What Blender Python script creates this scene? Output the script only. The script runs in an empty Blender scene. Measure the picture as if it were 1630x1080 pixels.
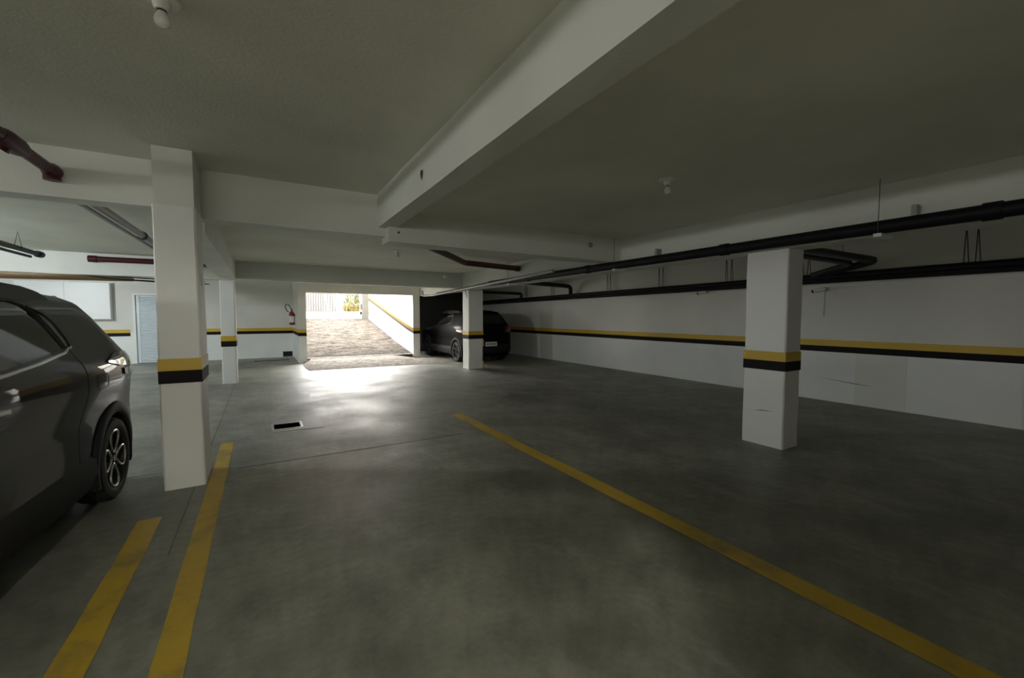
import bpy, bmesh, math, random
from mathutils import Vector, Matrix

# ------------------------------------------------------------------ camera, sky, lights, exposure
S = bpy.context.scene
COL = S.collection
CAM_H = 1.45
FPX = 670.0
cam_data = bpy.data.cameras.new('camera')
cam_data.sensor_fit = 'HORIZONTAL'
cam_data.sensor_width = 36.0
cam_data.lens = 36.0 * FPX / 1630.0
cam_data.clip_start = 0.05
cam_data.clip_end = 300
cam = bpy.data.objects.new('camera', cam_data)
COL.objects.link(cam)
cam.location = (0, 0, CAM_H)
PITCH = math.atan(36.0 / FPX)
YAW = math.radians(30.71)
cam.rotation_euler = (math.radians(90) - PITCH, 0, -YAW)
S.camera = cam

S.view_settings.view_transform = 'Standard'
S.view_settings.look = 'None'
S.view_settings.gamma = 1.0
S.view_settings.exposure = 0.42
S.view_settings.use_curve_mapping = False

world = bpy.data.worlds.new('overcast_sky')
S.world = world
world.use_nodes = True
bg = world.node_tree.nodes['Background']
bg.inputs['Color'].default_value = (1.0, 0.985, 0.95, 1)
bg.inputs['Strength'].default_value = 26.0

S.cycles.max_bounces = 14
S.cycles.diffuse_bounces = 10
S.cycles.glossy_bounces = 5
S.cycles.sample_clamp_indirect = 4.0
S.cycles.use_guiding = True
S.cycles.guiding_training_samples = 24


def portal(name, loc, rot, sx, sy):
    d = bpy.data.lights.new(name, 'AREA')
    d.shape = 'RECTANGLE'
    d.size = sx
    d.size_y = sy
    d.cycles.is_portal = True
    o = bpy.data.objects.new(name, d)
    o.location = loc
    o.rotation_euler = rot
    COL.objects.link(o)
    return o


# sampling portal across the mouth of the ramp (guides sky rays, gives off no light itself)
portal('ramp_sky_portal', (2.86, 14.75, 1.2), (math.radians(-90), 0, 0), 3.3, 2.4)

portal('added_rear_slot_portal', (-3.9, -6.1, 2.15), (math.radians(90), 0, 0), 7.2, .1)  # sampling portal for the unseen slot added in the rear wall
portal('added_left_slot_portal', (-8.3, 1.6, 2.3), (0, math.radians(-90), 0), .2, 6.0)  # same for the slot added in the left wall

LAMP_W = {'left_bay': 180.0, 'far_bay': 150.0, 'behind': 150.0}

# ------------------------------------------------------------------ helpers
random.seed(7)


class MB:
    """Collects polygons for one mesh object."""

    def __init__(self):
        self.v = []
        self.f = []
        self.m = []

    def add(self, verts, faces, mi=0):
        o = len(self.v)
        self.v += [tuple(p) for p in verts]
        self.f += [tuple(i + o for i in f) for f in faces]
        self.m += [mi] * len(faces)
        return self

    def box(self, x0, x1, y0, y1, z0, z1, mi=0):
        v = [(x, y, z) for z in (z0, z1) for y in (y0, y1) for x in (x0, x1)]
        f = [(0, 2, 3, 1), (4, 5, 7, 6), (0, 1, 5, 4), (2, 6, 7, 3), (0, 4, 6, 2), (1, 3, 7, 5)]
        return self.add(v, f, mi)

    def hexa(self, bottom, top, mi=0):
        """Four bottom corners (counter-clockwise) and the four above them."""
        v = list(bottom) + list(top)
        f = [(3, 2, 1, 0), (4, 5, 6, 7), (0, 1, 5, 4), (1, 2, 6, 5), (2, 3, 7, 6), (3, 0, 4, 7)]
        return self.add(v, f, mi)

    def tube(self, pts, r, n=10, cap=True, closed=False, mi=0):
        pts = [Vector(p) for p in pts]
        m = len(pts)
        rs = r if isinstance(r, (list, tuple)) else [r] * m
        rings = []
        prev = None
        for i, p in enumerate(pts):
            if closed:
                a, b = pts[(i - 1) % m], pts[(i + 1) % m]
            else:
                a, b = pts[max(0, i - 1)], pts[min(m - 1, i + 1)]
            d = b - a
            if d.length < 1e-9:
                d = Vector((0, 0, 1))
            d.normalize()
            if prev is None:
                up = Vector((0, 0, 1)) if abs(d.z) < .9 else Vector((1, 0, 0))
                u = d.cross(up).normalized()
            else:
                u = (prev - d * prev.dot(d))
                u = u.normalized() if u.length > 1e-6 else d.orthogonal().normalized()
            prev = u
            w = d.cross(u)
            rings.append([p + (u * math.cos(2 * math.pi * k / n) + w * math.sin(2 * math.pi * k / n)) * rs[i] for k in range(n)])
        v = [q for ring in rings for q in ring]
        f = []
        for i in range(m if closed else m - 1):
            j = (i + 1) % m
            for k in range(n):
                k2 = (k + 1) % n
                f.append((i * n + k, i * n + k2, j * n + k2, j * n + k))
        if cap and not closed:
            f.append(tuple(reversed(range(n))))
            f.append(tuple((m - 1) * n + k for k in range(n)))
        return self.add(v, f, mi)

    def lathe(self, prof, axis='z', c=(0, 0, 0), n=24, mi=0):
        """prof: list of (radius, height along axis)."""
        v = []
        for r, h in prof:
            for k in range(n):
                a = 2 * math.pi * k / n
                p = (r * math.cos(a), r * math.sin(a), h)
                if axis == 'x':
                    p = (p[2], p[0], p[1])
                elif axis == 'y':
                    p = (p[0], p[2], p[1])
                v.append((p[0] + c[0], p[1] + c[1], p[2] + c[2]))
        f = []
        for i in range(len(prof) - 1):
            for k in range(n):
                k2 = (k + 1) % n
                f.append((i * n + k, i * n + k2, (i + 1) * n + k2, (i + 1) * n + k))
        return self.add(v, f, mi)

    def grid(self, rows, mi=0, closed=False):
        n = len(rows[0])
        v = [p for r in rows for p in r]
        f = []
        for i in range(len(rows) - 1):
            for k in range(n if closed else n - 1):
                k2 = (k + 1) % n
                f.append((i * n + k, i * n + k2, (i + 1) * n + k2, (i + 1) * n + k))
        return self.add(v, f, mi)

    def build(self, name, mat, parent=None, smooth=False, bevel=0.0, solid=0.0, angle=40):
        me = bpy.data.meshes.new(name)
        me.from_pydata(self.v, [], self.f)
        mats = mat if isinstance(mat, (list, tuple)) else [mat]
        for m_ in mats:
            me.materials.append(m_)
        if len(mats) > 1:
            me.polygons.foreach_set('material_index', self.m)
        bm = bmesh.new()
        bm.from_mesh(me)
        bmesh.ops.recalc_face_normals(bm, faces=bm.faces)
        if bevel > 0:
            bmesh.ops.bevel(bm, geom=[e for e in bm.edges], offset=bevel, segments=2, affect='EDGES', profile=.5)
        if solid:
            bmesh.ops.solidify(bm, geom=list(bm.faces), thickness=solid)
        bm.to_mesh(me)
        bm.free()
        if smooth:
            me.polygons.foreach_set('use_smooth', [True] * len(me.polygons))
            try:
                me.set_sharp_from_angle(angle=math.radians(angle))
            except Exception:
                pass
        me.update()
        o = bpy.data.objects.new(name, me)
        COL.objects.link(o)
        if parent is not None:
            o.parent = parent
        return o


def tag(o, label=None, cat=None, group=None, kind=None):
    if label:
        o['label'] = label
    if cat:
        o['category'] = cat
    if group:
        o['group'] = group
    if kind:
        o['kind'] = kind
    return o


def thing(name, label, cat, loc=(0, 0, 0), rz=0.0, group=None, kind=None):
    o = bpy.data.objects.new(name, None)
    COL.objects.link(o)
    o.empty_display_size = .1
    o.location = loc
    o.rotation_euler = (0, 0, rz)
    return tag(o, label, cat, group, kind)


def lerp(x, xs, ys):
    if x <= xs[0]:
        return ys[0]
    for i in range(len(xs) - 1):
        if x <= xs[i + 1]:
            t = (x - xs[i]) / (xs[i + 1] - xs[i])
            return ys[i] + (ys[i + 1] - ys[i]) * t
    return ys[-1]


def fillet(pts, r, k=5):
    """Round the corners of a polyline (pipe bends)."""
    pts = [Vector(p) for p in pts]
    out = [pts[0]]
    for i in range(1, len(pts) - 1):
        a, b, c = pts[i - 1], pts[i], pts[i + 1]
        d1, d2 = (a - b), (c - b)
        t = min(r, d1.length * .45, d2.length * .45)
        p, q = b + d1.normalized() * t, b + d2.normalized() * t
        for j in range(k + 1):
            s = j / k
            out.append(p * (1 - s) ** 2 + b * 2 * s * (1 - s) + q * s * s)
    out.append(pts[-1])
    return out


# ------------------------------------------------------------------ materials
def M(name, col, rough=.5, metal=0.0, spec=.5, coat=0.0, emit=None, estr=0.0):
    m = bpy.data.materials.new(name)
    m.use_nodes = True
    b = m.node_tree.nodes['Principled BSDF']
    b.inputs['Base Color'].default_value = (*col, 1)
    b.inputs['Roughness'].default_value = rough
    b.inputs['Metallic'].default_value = metal
    b.inputs['Specular IOR Level'].default_value = spec
    b.inputs['Coat Weight'].default_value = coat
    b.inputs['Coat Roughness'].default_value = .03
    if emit:
        b.inputs['Emission Color'].default_value = (*emit, 1)
        b.inputs['Emission Strength'].default_value = estr
    return m


class NT:
    def __init__(self, m):
        self.t = m.node_tree
        self.b = self.t.nodes['Principled BSDF']
        self.co = self.t.nodes.new('ShaderNodeNewGeometry').outputs['Position']

    def n(self, typ, **kw):
        nd = self.t.nodes.new(typ)
        for k, v in kw.items():
            if k in nd.inputs:
                nd.inputs[k].default_value = v
            else:
                setattr(nd, k, v)
        return nd

    def link(self, a, b):
        self.t.links.new(a, b)

    def noise(self, scale, detail=4, rough=.55, vec=None, stretch=None):
        nd = self.n('ShaderNodeTexNoise', Scale=scale, Detail=detail, Roughness=rough)
        src = vec or self.co
        if stretch:
            mp = self.n('ShaderNodeMapping')
            mp.inputs['Scale'].default_value = stretch
            self.link(src, mp.inputs['Vector'])
            src = mp.outputs['Vector']
        self.link(src, nd.inputs['Vector'])
        return nd.outputs['Fac']

    def ramp(self, fac, stops):
        r = self.n('ShaderNodeValToRGB')
        el = r.color_ramp.elements
        while len(el) < len(stops):
            el.new(.5)
        for e, (p, c) in zip(el, stops):
            e.position = p
            e.color = (*c, 1) if len(c) == 3 else c
        self.link(fac, r.inputs['Fac'])
        return r.outputs['Color']

    def mix(self, fac, a, b, mode='MIX'):
        nd = self.n('ShaderNodeMix', data_type='RGBA', blend_type=mode)
        for s, i in ((fac, 0), (a, 6), (b, 7)):
            if isinstance(s, (int, float)):
                nd.inputs[i].default_value = s
            elif isinstance(s, tuple):
                nd.inputs[i].default_value = (*s, 1)
            else:
                self.link(s, nd.inputs[i])
        return nd.outputs[2]

    def bump(self, h, strength=.2, dist=.01):
        nd = self.n('ShaderNodeBump', Strength=strength, Distance=dist)
        self.link(h, nd.inputs['Height'])
        self.link(nd.outputs['Normal'], self.b.inputs['Normal'])


def paint(name, c, rough=.6, var=.10, bump=.12, fine=60):
    m = M(name, c, rough)
    t = NT(m)
    big = t.noise(.8, 5)
    d = tuple(x * (1 - var) for x in c)
    l = tuple(min(1, x * (1 + var * .4)) for x in c)
    col = t.ramp(big, [(.3, d), (.65, l)])
    t.link(col, t.b.inputs['Base Color'])
    t.bump(t.noise(fine, 3), bump, .006)
    return m


WALL_LOW = paint('white_wall_paint', (.80, .81, .80), .5, .08)
WALL_UP = paint('offwhite_wall_paint', (.70, .69, .64), .62, .08)
PATCHPAINT = paint('cream_repaint', (.745, .745, .70), .52, .06)
WHITE = paint('white_pillar_paint', (.79, .79, .76), .55, .08)
BEAM = paint('white_beam_paint', (.70, .71, .66), .65, .10)
SLAB = paint('grey_ceiling_paint', (.74, .74, .65), .75, .14, .25, 45)
YEL = paint('yellow_band_paint', (.62, .40, .03), .5, .18)
BLK = paint('black_band_paint', (.014, .012, .012), .7, .2)
BLK.node_tree.nodes['Principled BSDF'].inputs['Specular IOR Level'].default_value = .15
DARKHOLE = M('dark_void', (.01, .01, .01), .9)

# polished concrete floor
FLOOR = M('polished_concrete', (.2, .2, .18), .3, spec=.95)
t = NT(FLOOR)
n1 = t.noise(.55, 6, .6)
n2 = t.noise(1.7, 3, .5)
base = t.ramp(n1, [(.28, (.12, .121, .107)), (.5, (.225, .228, .20)), (.72, (.315, .318, .28))])
blot = t.ramp(n2, [(.30, (.72, .72, .71)), (.70, (1.15, 1.15, 1.13))])
col = t.mix(1.0, base, blot, 'MULTIPLY')
scr = t.noise(2.2, 9, .75, stretch=(1.0, .5, 1))
fine = t.noise(14.0, 8, .75)
col = t.mix(1.0, col, t.ramp(fine, [(.25, (.72, .72, .71)), (.75, (1.22, 1.22, 1.2))]), 'MULTIPLY')
mid = t.noise(3.6, 9, .72)
col = t.mix(1.0, col, t.ramp(mid, [(.3, (.70, .70, .69)), (.7, (1.25, 1.25, 1.22))]), 'MULTIPLY')
col = t.mix(t.ramp(scr, [(.53, (0, 0, 0)), (.68, (.6, .6, .6))]), col, (.33, .33, .29))
t.link(col, t.b.inputs['Base Color'])
rg = t.n('ShaderNodeMapRange')
rg.inputs['From Min'].default_value = .3
rg.inputs['From Max'].default_value = .7
rg.inputs['To Min'].default_value = .40
rg.inputs['To Max'].default_value = .62
t.link(t.noise(1.1, 3, .5), rg.inputs['Value'])
t.link(rg.outputs['Result'], t.b.inputs['Roughness'])
t.bump(t.noise(3.2, 8, .6), .10, .02)

LINE = M('worn_yellow_line_paint', (.5, .33, .03), .45)
t = NT(LINE)
lw = t.noise(2.2, 6, .7)
t.link(t.ramp(lw, [(.30, (.26, .20, .07)), (.5, (.52, .34, .03)), (.7, (.58, .40, .05))]), t.b.inputs['Base Color'])

ROUGH = M('ramp_concrete_darkened', (.4, .37, .33), .95, spec=.02)  # same concrete as the apron, colour darkened against the strong skylight
t = NT(ROUGH)
a = t.noise(2.0, 8, .7, stretch=(1, 2.2, 1))
def cracks(t, scale, stretch, width):
    nz = t.noise(scale, 6, .7, stretch=stretch)
    sub = t.n('ShaderNodeMath', operation='SUBTRACT')
    sub.inputs[1].default_value = .5
    t.link(nz, sub.inputs[0])
    ab = t.n('ShaderNodeMath', operation='ABSOLUTE')
    t.link(sub.outputs[0], ab.inputs[0])
    return t.ramp(ab.outputs[0], [(0.0, (.35, .32, .29)), (width, (1, 1, 1))])


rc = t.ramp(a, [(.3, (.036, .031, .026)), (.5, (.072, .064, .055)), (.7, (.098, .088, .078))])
rc = t.mix(1.0, rc, cracks(t, 1.6, (.7, 1.8, 1), .03), 'MULTIPLY')
rc = t.mix(1.0, rc, cracks(t, 3.4, (.6, 2.0, 1), .045), 'MULTIPLY')
t.link(rc, t.b.inputs['Base Color'])
wv = t.n('ShaderNodeTexWave', Scale=2.2, Distortion=14.0, Detail=4.0)
wv.bands_direction = 'Y'
t.link(t.co, wv.inputs['Vector'])
mixh = t.mix(.5, wv.outputs['Color'], t.noise(9, 6, .7))
t.bump(mixh, .9, .05)

BAY_SHADE = paint('shade_dark_bay_wall', (.07, .07, .065), .85, .2)  # the bay's deep shade is put into this wall colour
APRON = M('ramp_concrete_lightened', (.3, .28, .25), .9, spec=.15)  # same concrete as the ramp, colour lightened to offset the dimmer light indoors
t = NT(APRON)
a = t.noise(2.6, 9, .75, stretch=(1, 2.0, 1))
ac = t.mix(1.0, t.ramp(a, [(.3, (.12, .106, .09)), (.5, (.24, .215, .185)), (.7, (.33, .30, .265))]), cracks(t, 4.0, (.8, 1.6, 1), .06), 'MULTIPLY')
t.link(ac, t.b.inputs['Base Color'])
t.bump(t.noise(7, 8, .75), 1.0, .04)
PLAINCONC = paint('pale_concrete', (.42, .40, .37), .8, .15, .3, 30)
JOINT = M('joint_filler', (.045, .045, .042), .8)
BLACKPVC = M('black_pipe_plastic', (.008, .008, .010), .55, spec=.2)
DKPVC = M('dark_grey_pipe', (.02, .019, .02), .45, spec=.3)
GREYPVC = M('grey_conduit', (.30, .30, .29), .35)
WHITEPVC = M('white_conduit', (.72, .72, .70), .4)
BROWNPVC = M('brown_pipe', (.085, .035, .018), .4)
REDPIPE = M('red_fire_pipe', (.055, .007, .009), .4, spec=.3)
WIRE = M('dark_wire', (.03, .03, .03), .5)
STEEL = M('galvanised_steel', (.55, .55, .54), .35, 1.0)
DKSTEEL = M('dark_steel', (.06, .06, .06), .5, .8)
PORC = M('white_porcelain', (.80, .79, .75), .3)
GLASSBULB = M('opal_bulb_glass', (.85, .85, .80), .15)
BULBON = M('lit_bulb', (.9, .9, .9), .3, emit=(.86, .94, 1.0), estr=40)
DOORW = paint('white_metal_door', (.66, .72, .76), .3, .04, .03)
PANELW = paint('white_cabinet_enamel', (.78, .79, .78), .4, .04, .03)
GATEW = paint('white_gate_paint', (.45, .45, .44), .45, .05)
FENCEP = M('darkened_picket', (.035, .033, .031), .7, spec=.02)  # colour set darker than the real pickets, against the bright sky
BARGREY = M('grey_gate_bar', (.035, .035, .032), .5, spec=.02)
RUBBER = M('tyre_rubber', (.012, .012, .013), .75)
PLASTIC = M('black_trim_plastic', (.014, .014, .015), .6, spec=.2)
CARPAINT = M('dark_grey_car_paint', (.009, .0095, .010), .45, 0, .08, .5)
CARBLACK = M('black_car_paint', (.003, .003, .004), .6, 0, .08, 0)
LENSBLK = M('dull_dark_lens', (.02, .004, .004), .4, 0, .2)
CARGLASS = M('tinted_car_glass', (.004, .004, .005), .04, 0, .6)
CHROME = M('satin_chrome', (.62, .61, .59), .22, 1.0)
ALLOY = M('machined_alloy', (.60, .58, .55), .30, 1.0)
RIMBLACK = M('black_rim', (.012, .012, .012), .35)
TAILRED = M('tail_lamp_red', (.16, .006, .006), .12, 0, .6, 1.0)
LENSDK = M('smoked_lamp_lens', (.02, .012, .012), .06, 0, .6, 1.0)
PLATE = M('licence_plate_white', (.75, .75, .74), .4)
INK = M('dark_ink', (.03, .03, .03), .6)
EXTRED = M('extinguisher_red', (.22, .02, .02), .35)
LEAF = M('bush_leaf', (.05, .052, .022), .6, spec=.02)
LEAFY = M('yellow_leaf', (.085, .07, .025), .6, spec=.02)
BARK = M('stem_bark', (.12, .08, .05), .8)

# ------------------------------------------------------------------ layout constants (metres)
CZL, CZ = 2.82, 2.63            # slab undersides: front-left bay, all other bays
XR = 8.33                        # right wall
YF = 17.0                        # far wall
YO = 14.4                        # wall with the ramp mouth
YB = -1.3                        # wall behind the camera
XL = -8.2                        # left wall
RX0, RX1 = 1.18, 4.54            # ramp mouth


def ramp_z(y):
    return lerp(y, [12.3, 13.2, 14.4, 15.4, 16.6, 21.4, 21.9], [0.0, .035, .13, .27, .46, 1.31, 1.34])


# ------------------------------------------------------------------ floor
DX0, DX1, DY0, DY1 = .10, .405, 6.12, 6.40     # drain opening
fl = MB()
xs = [XL, DX0, DX1, XR + .3]
ys = [-6.2, DY0, DY1, YF + .3]
for i in range(3):
    for j in range(3):
        if i == 1 and j == 1:
            continue
        if j == 2:
            # keep the slab out of the ramp
            segs = [(xs[i], xs[i + 1])]
            for a_, b_ in segs:
                cuts = sorted(set([a_, b_] + [c_ for c_ in (RX0, RX1) if a_ < c_ < b_]))
                for q in range(len(cuts) - 1):
                    y1 = YO if (cuts[q] >= RX0 - 1e-6 and cuts[q + 1] <= RX1 + 1e-6) else ys[3]
                    fl.box(cuts[q], cuts[q + 1], ys[2], y1, -.18, 0)
        else:
            fl.box(xs[i], xs[i + 1], ys[j], ys[j + 1], -.18, 0)
floor = tag(fl.build('floor', FLOOR), kind='structure', label='polished grey concrete garage floor')


def line_strip(x0, x1, y0, y1, skew=0.0, z=.003):
    mb = MB()
    N = 24
    rows = []
    for k in range(N + 1):
        y = y0 + (y1 - y0) * k / N
        dx = skew * (k / N)
        e1, e2 = random.uniform(-.004, .004), random.uniform(-.004, .004)
        rows.append([(x0 + dx + e1, y, z), (x1 + dx + e2, y, z)])
    mb.grid(rows)
    return mb.build('painted_line', LINE, floor)


line_strip(2.37, 2.52, -.9, 5.74)
line_strip(-.435, -.315, -.9, 5.77)
line_strip(-.79, -.655, -.9, 3.85)
# control joints sawn in the slab
for (x0, x1, y0, y1) in ((-.25, 2.1, 4.726, 4.734), (-.530, -.525, 4.95, 10.8), (-.530, -.527, 3.2, 4.38), (-3.9, -.76, 4.95, 4.958)):
    MB().box(x0, x1, y0, y1, .0, .0015).build('floor_joint', JOINT, floor)
# mortar patch around the drain
PATCH = paint('drain_mortar', (.27, .27, .25), .5, .35, .5, 14)
PATCH.node_tree.nodes['Principled BSDF'].inputs['Specular IOR Level'].default_value = .9
pm = MB()
pm.box(DX0 - .02, .67, DY1 + .03, 6.66, 0, .004)
pm.box(DX1 + .03, .67, 5.95, DY1 + .03, 0, .004)
pm.box(DX0 - .02, DX1 + .03, 5.97, DY0 - .03, 0, .004)
pm.build('mortar_patch', PATCH, floor)
# floor channel grate by the far wall
cg = thing('channel_grate', 'long brown floor channel grate near the far wall', 'grate', (.3, 15.9, 0))
MB().box(-.55, .45, -.13, .13, 0, .006).build('frame', paint('rusty_channel', (.12, .09, .06), .7, .3), cg)
for k in range(20):
    MB().box(-.53 + k * .05, -.505 + k * .05, -.11, .11, .006, .012).build('bar', DKSTEEL, cg)

# floor drain
dr = thing('floor_drain', 'open rectangular floor drain with a steel rim', 'drain', (DX0, DY0, 0))
w_, l_ = DX1 - DX0, DY1 - DY0
fr = MB()
fr.box(-.03, 0, -.03, l_ + .03, -.02, .006)
fr.box(w_, w_ + .03, -.03, l_ + .03, -.02, .006)
fr.box(0, w_, -.03, 0, -.02, .006)
fr.box(0, w_, l_, l_ + .03, -.02, .006)
fr.build('rim', STEEL, dr)
pt = MB()
pt.box(-.01, 0, 0, l_, -.35, -.02)
pt.box(w_, w_ + .01, 0, l_, -.35, -.02)
pt.box(0, w_, -.01, 0, -.35, -.02)
pt.box(0, w_, l_, l_ + .01, -.35, -.02)
pt.box(0, w_, 0, l_, -.37, -.35)
pt.build('pit', M('pit_concrete', (.04, .04, .038), .9), dr)

# ------------------------------------------------------------------ walls
ZW0, ZW1, ZW2 = .845, .945, 1.05        # black band bottom, join, yellow band top


def wall(name, x0, x1, y0, y1, z1, bands=(), z0=0.0, label=None):
    """A wall in two paint zones: white below the bands, off-white above. bands: sides that carry bands."""
    zm = (ZW0 + ZW2) / 2
    mb = MB()
    mb.box(x0, x1, y0, y1, z0, zm, 0)
    mb.box(x0, x1, y0, y1, zm, z1, 1)
    o = mb.build(name, [WALL_LOW, WALL_UP])
    tag(o, label, kind='structure')
    e = .004
    for b in bands:
        side, p0, p1 = b
        for nm, a, c, mt in (('black_band', ZW0, ZW1, BLK), ('yellow_band', ZW1, ZW2, YEL)):
            q = MB()
            if side == '-x':
                q.box(x0 - e, x0, p0, p1, a, c)
            elif side == '+x':
                q.box(x1, x1 + e, p0, p1, a, c)
            elif side == '-y':
                q.box(p0, p1, y0 - e, y0, a, c)
            q.build(nm, mt, o)
    return o


wr = wall('wall_right', XR, XR + .25, -5.6, YF + .3, 3.0, [('-x', YB, YF)], label='white right wall with a yellow and black band')
# far wall with the doorway
DRX0, DRX1, DRZ = -3.32, -2.52, 2.1
wf = wall('wall_far', XL, DRX0 - .06, YF, YF + .25, 3.0, [('-y', XL, DRX0 - .14)], label='white far wall left of the louvred door')
wall('wall_far_middle', DRX1 + .06, .965, YF, YF + .25, 3.0, [('-y', DRX1 + .2, .955)], label='white far wall between louvred door and ramp')
mb = MB()
mb.box(DRX0 - .06, DRX1 + .06, YF, YF + .25, DRZ + .06, 3.0)
tag(mb.build('wall_far_lintel', WALL_UP), kind='structure')
tag(MB().box(DRX0 - .3, DRX1 + .3, YF + .26, YF + .3, 0, 2.4).build('wall_far_back', DARKHOLE), kind='structure')
# return wall and pier beside the ramp mouth
wj = wall('wall_return', .965, RX0, YO, 14.75, 3.0, [('-y', .965, RX0), ('-x', YO, 14.75)], label='short white pier at the side of the ramp mouth')
wall('wall_return_side', .965, 1.07, 14.75, YF + .25, 3.0, [('-x', 14.75, YF)])
wp = wall('wall_pier', RX1, 4.78, YO, 14.75, 3.0, [('-y', RX1, 4.78)], label='narrow white pier between ramp and dark parking bay')
tag(MB().box(4.67, 4.78, 14.75, YF + .3, 0, 3.0).build('wall_bay_side', BAY_SHADE), kind='structure')
tag(MB().box(4.78, XR, YF, YF + .25, 0, 3.0).build('wall_bay_back', BAY_SHADE), kind='structure', label='back wall of the dark parking bay, coloured dark for its shade')
# lintel over the ramp mouth
tag(MB().box(RX0, RX1, YO, 14.75, 2.19, 3.0).build('wall_ramp_lintel', WALL_UP), kind='structure')
# shell behind the camera and at the left
# narrow open slots are added, unseen, in the left and rear walls for fill daylight
wall('wall_left', XL - .25, XL, 4.6, YF + .3, 3.2)
wall('wall_left_rear', XL - .25, XL, -6.2, -1.4, 3.2)
tag(MB().box(XL - .25, XL, -1.4, 4.6, 0, 2.2).build('wall_left_parapet', WALL_LOW), kind='structure')
tag(MB().box(XL - .25, XL, -1.4, 4.6, 2.4, 3.2).build('wall_left_lintel', WALL_UP), kind='structure')
wall('wall_behind', .16, XR, YB - .2, YB, 3.2, label='white wall behind the viewpoint')
wall('wall_behind_return', .16, .36, -6.2, YB - .2, 3.2)
tag(MB().box(XL, .16, -6.2, -6.0, 0, 2.1).build('wall_rear_parapet', WALL_LOW), kind='structure')
tag(MB().box(XL, .16, -6.2, -6.0, 2.2, 3.2).build('wall_rear_lintel', WALL_UP), kind='structure')
tag(MB().box(XL, -7.5, -6.2, -6.0, 1.0, 2.2).build('wall_rear_left', WALL_UP), kind='structure')
tag(MB().box(-.3, .16, -6.2, -6.0, 1.0, 2.2).build('wall_rear_right', WALL_UP), kind='structure')
tag(MB().box(-30, 30, -30, -6.2, -.18, 0).build('ground_bounce', PLAINCONC), kind='structure', label='pale ground added outside the rear slot for bounce light')  # unseen ground added to bounce daylight inside
tag(MB().box(-30, XL - .25, -6.2, 10, -.18, 0).build('ground_bounce_left', PLAINCONC), kind='structure')  # same added ground, outside the left slot

# dark niche at the foot of the far wall
nb = thing('floor_niche', 'small black opening at the foot of the white wall', 'vent', (.62, YF, 0))
MB().box(0, .3, -.012, .0, .02, .21).build('opening', DARKHOLE, nb)
MB().box(-.015, .315, -.016, -.004, .205, .22).build('lip', WALL_LOW, nb)

# ------------------------------------------------------------------ ceiling: slabs and beams
ceil = thing('ceiling', None, None, kind='structure')
ceil['label'] = 'grey painted concrete ceiling with white beams'


def slab(x0, x1, y0, y1, z, name='slab'):
    return MB().box(x0, x1, y0, y1, z, 3.2).build(name, SLAB, ceil)


slab(XL, 1.2, -6.2, 5.0, CZL)
slab(1.2, 5.0, YB - .2, 5.0, CZ)
slab(XL, 5.0, 5.0, 14.75, CZ)
slab(5.0, XR, YB - .2, YF + .2, CZ)
slab(XL, 1.0, 14.75, YF + .2, CZ)


def beam(x0, x1, y0, y1, z0, z1=2.9):
    mb = MB()
    # slightly wavy hand-trowelled edges
    L = max(x1 - x0, y1 - y0)
    n = max(2, int(L / .45))
    rows = []
    for k in range(n + 1):
        f_ = k / n
        j = lambda: random.uniform(-.004, .004)
        if x1 - x0 > y1 - y0:
            x = x0 + (x1 - x0) * f_
            rows.append([(x, y0 + j(), z1), (x, y0 + j(), z0 + j()), (x, y1 + j(), z0 + j()), (x, y1 + j(), z1)])
        else:
            y = y0 + (y1 - y0) * f_
            rows.append([(x0 + j(), y, z1), (x0 + j(), y, z0 + j()), (x1 + j(), y, z0 + j()), (x1 + j(), y, z1)])
    mb.grid(rows, closed=True)
    mb.add(rows[0], [(0, 1, 2, 3)])
    mb.add(rows[-1], [(3, 2, 1, 0)])
    return mb.build('beam', BEAM, ceil)


beam(XL, -.6, 4.86, 5.10, 2.42)              # cross beam, left of the near pillar
beam(-.6, 1.3, 4.93, 5.14, 2.365)            # cross beam, middle
beam(1.25, 4.9, 4.80, 5.12, 2.29)            # cross beam, right
beam(1.16, 1.34, YB, 4.95, 2.455)            # beam over the bay
beam(4.82, 5.13, YB, 14.6, 2.176)            # beam along the right pillars
beam(-.74, -.45, 5.1, 10.9, 2.26)            # beam between the left pillars
beam(XL, 4.9, 10.80, 11.05, 2.23)            # far cross beam
beam(5.1, XR, 10.8, 11.05, 2.4)
beam(XL, .3, -1.25, -1.0, 2.5)

# ------------------------------------------------------------------ pillars
def pillar(x0, x1, y0, y1, z1, bz, label, upper=None, bands=True):
    """bz: (black bottom, join, yellow top). upper: (x0, x1, y0, y1, z0) for a wider or narrower head."""
    cx, cy = (x0 + x1) / 2, (y0 + y1) / 2
    p = thing('pillar', label, 'pillar', (cx, cy, 0), group='white banded pillars')
    hx, hy = (x1 - x0) / 2, (y1 - y0) / 2
    mb = MB()
    rows = []
    n = 10
    top = upper if upper else z1
    for k in range(n + 1):
        z = top * k / n
        j = lambda: random.uniform(-.003, .003)
        c = .012
        rows.append([(sx * (hx - ax) + j(), sy * (hy - ay) + j(), z) for sx, sy, ax, ay in
                     ((-1, -1, 0, c), (-1, -1, c, 0), (1, -1, c, 0), (1, -1, 0, c), (1, 1, 0, c), (1, 1, c, 0), (-1, 1, c, 0), (-1, 1, 0, c))])
    mb.grid(rows, closed=True)
    mb.add(rows[-1], [tuple(range(8))])
    mb.build('shaft', WHITE, p)
    if upper:
        MB().box(-hx + .012, hx - .008, -hy + .012, hy - .01, upper, z1).build('head', BEAM, p)
    e = .005
    for nm, a, b, mt in (('black_band', bz[0], bz[1], BLK), ('yellow_band', bz[1], bz[2], YEL)):
        MB().box(-hx - e, hx + e, -hy - e, hy + e, a, b).build(nm, mt, p)
    return p


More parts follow.
